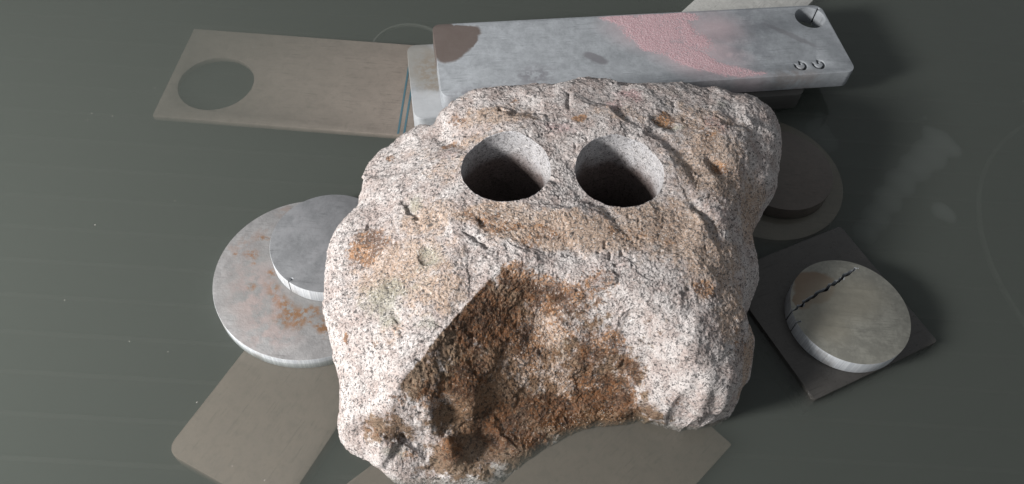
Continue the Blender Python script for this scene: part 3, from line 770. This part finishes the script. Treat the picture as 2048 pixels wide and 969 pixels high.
def granite(bore=False):
    M = Mat('granite_bore' if bore else 'granite'); co = M.obj()
    warp = M.vmath('SCALE', M.vmath('SUBTRACT', M.noise(co, 260, 3, color=True), (0.5, 0.5, 0.5)), scale=0.0045)
    cw = M.vmath('ADD', co, warp)
    n1 = M.noise(cw, 430, 3, 0.6, 0.8)
    n2 = M.noise(cw, 820, 2, 0.6, 0.6)
    n3 = M.noise(co, 60, 4, 0.6)
    light, mid, dark = (0.59, 0.545, 0.53), (0.43, 0.355, 0.33), (0.07, 0.065, 0.065)
    if bore: light, mid = (0.50, 0.49, 0.505), (0.36, 0.34, 0.34)
    col = M.mix(M.ramp(n3, 0.35, 0.65), light, mid) if not bore else M.mix(M.ramp(n3, 0.35, 0.65, 0, .5), light, mid)
    col = M.mix(M.ramp(n1, 0.44, 0.30, 0, 0.5), col, mid)
    def grains(col):
        # pale feldspar flecks, then dark mica
        fl = M.ramp(M.noise(cw, 640, 2, 0.6, 0.5), 0.56, 0.63)
        col = M.mix(M.math('MULTIPLY', fl, 0.55), col, (0.74, 0.71, 0.69))
        g = M.math('MAXIMUM', M.ramp(n1, 0.55, 0.60), M.ramp(n2, 0.575, 0.63))
        return M.mix(M.math('MULTIPLY', g, 0.88 if not bore else 0.7), col, dark)
    if bore: col = grains(col)
    rough = 0.8
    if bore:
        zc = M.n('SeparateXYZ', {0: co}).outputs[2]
        bore_shade = M.ramp(M.math('ADD', zc, M.math('MULTIPLY', M.math('SUBTRACT', M.noise(co, 70, 4), 0.5), 0.03)), 0.090, 0.066)  # darkness deep in the bore painted into the stone, slightly glossier too
        col = M.mix(M.math('MULTIPLY', bore_shade, 0.85), col, M.mix(1.0, col, (0.30, 0.22, 0.19), 'MULTIPLY'))
        rough = M.ramp(bore_shade, 0, 1, 0.8, 0.45)
    if not bore:
        q = M.noise(co, 130, 7, 0.74)
        q2 = M.noise(cw, 270, 6, 0.72)
        def layer(col, name, c, lo, hi, amt, blend='MIX', nz=q):
            f = M.math('ADD', M.attr(name), M.math('MULTIPLY', M.math('SUBTRACT', nz, 0.5), 1.5))
            gate = M.ramp(M.attr(name), 0.0, 0.12)
            return M.mix(M.math('MULTIPLY', M.math('MULTIPLY', M.ramp(f, lo, hi), gate), amt), col, c, blend)
        col = layer(col, 'tan', (0.44, 0.30, 0.205), 0.20, 0.62, 0.72)
        col = layer(col, 'pink', (0.50, 0.30, 0.30), 0.20, 0.80, 0.65, nz=q2)
        col = layer(col, 'green', (0.30, 0.30, 0.24), 0.20, 0.75, 0.72)
        rc = M.mix(M.ramp(M.noise(co, 95, 3), 0.38, 0.62), (0.14, 0.068, 0.035), (0.37, 0.185, 0.078))
        col = layer(col, 'rust', rc, 0.30, 0.62, 0.88, nz=q2)
        col = grains(col)
        wf = M.math('ADD', M.attr('wet'), M.math('MULTIPLY', M.math('SUBTRACT', M.noise(co, 105, 7, 0.72), 0.5), 2.6))
        wet = M.math('MULTIPLY', M.ramp(wf, 0.30, 0.66), M.ramp(M.attr('wet'), 0.0, 0.15))
        wcol = M.mix(1.0, col, (0.38, 0.265, 0.155), 'MULTIPLY')
        col = M.mix(M.math('MULTIPLY', wet, 0.90), col, wcol)
        rough = M.ramp(M.attr('soak'), 0.2, 1.0, 0.82, 0.12)
    h = M.math('ADD', M.math('MULTIPLY', M.noise(cw, 520, 4, 0.65), 1.0), M.math('MULTIPLY', M.noise(co, 1300, 2, 0.6), 0.5))
    return M.pbsdf(Base_Color=col, Roughness=rough, Normal=M.bump(h, 0.9 if not bore else 0.5, 0.0014))

rock_me = build_rock()
tmp = bpy.data.objects.new('rock_tmp', rock_me); COL.objects.link(tmp)
cutters = []
for k, xy in enumerate(HOLES):
    c = bpy.data.objects.new('cutter', bore_cutter(xy, 200+k)); COL.objects.link(c); cutters.append(c)
    md = tmp.modifiers.new('b', 'BOOLEAN'); md.operation = 'DIFFERENCE'; md.object = c
    try: md.solver = 'MANIFOLD'
    except Exception: md.solver = 'EXACT'
dg = bpy.context.evaluated_depsgraph_get()
cut = bpy.data.meshes.new_from_object(tmp.evaluated_get(dg))
print('rock polys', len(rock_me.polygons), '->', len(cut.polygons))
for o in [tmp]+cutters: bpy.data.objects.remove(o)
cut.calc_loop_triangles()
nv, npoly = len(cut.vertices), len(cut.loop_triangles)
V = np.zeros(nv*3, np.float32); cut.vertices.foreach_get('co', V); V = V.reshape(-1, 3).astype(float)
Tri = np.zeros(npoly*3, np.int32); cut.loop_triangles.foreach_get('vertices', Tri); Tri = Tri.reshape(-1, 3)
cenF = V[Tri].mean(1)
which = np.full(npoly, -1)
for k, xy in enumerate(HOLES):
    dv = np.linalg.norm(V[:, :2]-xy, axis=1)
    which[(dv[Tri] < HOLE_R*1.012).all(1)] = k
def sub(name, mask):
    T = Tri[mask]; used = np.unique(T); rm = np.zeros(nv, np.int64); rm[used] = np.arange(len(used))
    return np_mesh(name, V[used], rm[T]), V[used]
rock = link('granite_rock', None, label='pale rough granite rock with two drilled holes and a brown stained hollow', cat='rock')
rock.location = (0.03, 0.40, 0.0); bpy.context.view_layer.update()
def rebase(me): me.transform(Matrix.Translation((-0.03, -0.40, 0)))
body, Vb = sub('rock_body', which < 0)
from mathutils.bvhtree import BVHTree
dec = Tri[which < 0]
_bvh = BVHTree.FromPolygons([tuple(v) for v in V.tolist()], [tuple(t) for t in dec.tolist()])
def ROCK_BVH(d):
    loc, nor, i, dist = _bvh.ray_cast(Vector((0, 0, CAMZ)), d.normalized())
    return loc is not None, loc, nor, i
fields = {k: stain_field(Vb, v, 300+31*i) for i, (k, v) in enumerate(STAINS.items())}
# the wet stain stops at the ridge of the hollow
_rg = np.array([at(*r) for r in RIDGE])[::-1]
_dx = Vb[:, 0]-np.interp(Vb[:, 1]+0.0012*fbm(Vb, 160, 3, 7), _rg[:, 1], _rg[:, 0])
_m = np.clip((_dx+0.0015)/0.003, 0, 1)
_in = (Vb[:, 1] > _rg[0, 1]-0.006) & (Vb[:, 1] < _rg[-1, 1]+0.004) & (_dx > -0.045)
for k in ('wet', 'rust'): fields[k] = np.where(_in, fields[k]*_m, fields[k])
# stone that has drawn up water stays shiny near the waterline
fields['soak'] = np.clip(fields['wet'], 0, 1)*np.clip(1-(Vb[:, 2]-0.004)/0.022, 0, 1)
fields['soak'] = np.maximum(fields['soak'], np.clip(1-(Vb[:, 2]-0.001)/0.004, 0, 1))
for k, f in fields.items():
    at_ = body.attributes.new(k, 'FLOAT', 'POINT'); at_.data.foreach_set('value', f.astype(np.float32))
rebase(body)
link('rock_body', body, rock, granite())
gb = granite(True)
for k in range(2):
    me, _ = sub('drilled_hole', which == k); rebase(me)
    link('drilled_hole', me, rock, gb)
bpy.data.meshes.remove(cut)

# ------------------------------------------------------------------ small things in and on the water
def ring(name, label, xy, R, w, z, mat):
    o = link(name, None, label=label, cat='metal ring')
    pose(o, xy, z)
    link('ring_body', curve_mesh('ring_body', [circle(R, 200), circle(R-w, 200)], 0.004, 0.0004), o, mat)
rm_ = beige('ring_metal', (0.40, 0.40, 0.37))
ring('sunken_ring', 'faint thin ring sunk in the water behind the left end of the bars', (-0.1347, 0.6717+0.004), 0.042, 0.0022, -0.0160, rm_)
ring('sunken_ring', 'faint wide ring sunk in the dark water at the right edge', (0.6866, 0.4926), 0.2245, 0.004, -0.0270, rm_)

def specks():
    rnd = random.Random(8); bm = bmesh.new()
    pts = [(rnd.uniform(0, 2048), rnd.uniform(0, 969)) for _ in range(14)]
    pts += [(310, 176), (391, 165), (506, 95), (135, 300), (225, 232), (190, 450), (350, 402), (336, 704), (1505, 815), (1893, 540), (1773, 130)]
    for (px, py) in pts:
        q = at(px, py, 0.0002)
        if q[1] > 0.20 and -0.20 < q[0] < 0.36 and 0.2 < q[1] < 0.78: continue
        r = rnd.uniform(0.0002, 0.0004)
        m = Matrix.Translation((q[0], q[1], 0.0001)) @ Matrix.Rotation(rnd.uniform(0, 6), 4, 'Z') @ Matrix.Diagonal((r*rnd.uniform(1, 2), r, r*0.5, 1))
        bmesh.ops.create_icosphere(bm, subdivisions=1, radius=1, matrix=m)
    me = bpy.data.meshes.new('floating_grains'); bm.to_mesh(me); bm.free()
    M = Mat('grain'); m = M.pbsdf(Base_Color=M.mix(M.noise(M.obj(), 30), (0.45, 0.42, 0.38), (0.7, 0.68, 0.62)), Roughness=0.6)
    link('floating_grains', me, None, m, 'tiny pale grains floating on the dark water', 'debris', None, 'stuff')
specks()

def water_reflection():
    """pale clouds added just under the surface to imitate reflections on the water"""
    bm = bmesh.new()
    rnd = random.Random(3)
    shapes = [[(1640,232,14),(1636,262,30),(1655,285,26)], [(1850,236,8),(1856,262,16),(1878,285,36),(1858,310,40),(1830,335,36),(1800,365,34),(1775,400,32),(1752,435,30),(1730,465,26),(1905,300,22)], [(1882,422,22),(1898,432,18)], [(1556,238,8),(1552,228,6)], [(1585,240,5)]]
    for sh in shapes:
        for (px, py, r) in sh:
            q = at(px, py, -0.006); rr = r*0.00046
            m = Matrix.Translation((q[0], q[1], -0.0062)) @ Matrix.Diagonal((rr*1.15, rr*1.3, 0.0048, 1))
            bmesh.ops.create_icosphere(bm, subdivisions=3, radius=1, matrix=m)
    me = bpy.data.meshes.new('reflection_cloud'); bm.to_mesh(me); bm.free()
    o = link('reflection_cloud', me, None, None, 'pale clouds added as reflections in the dark water right of the rock', 'water_reflection', None, 'stuff')
    md = o.modifiers.new('merge', 'REMESH'); md.mode = 'VOXEL'; md.voxel_size = 0.0012
    sm = o.modifiers.new('soften', 'SMOOTH'); sm.iterations = 70; sm.factor = 0.6
    M = Mat('water_reflection')
    v = M.n('VolumeScatter', {'Color': (0.92, 0.97, 1.0), 'Density': 11.0})  # pale scatter in place of a reflection on the surface
    M.t.links.new(v.outputs[0], M.out.inputs[1])
    me.materials.append(M.m)
water_reflection()
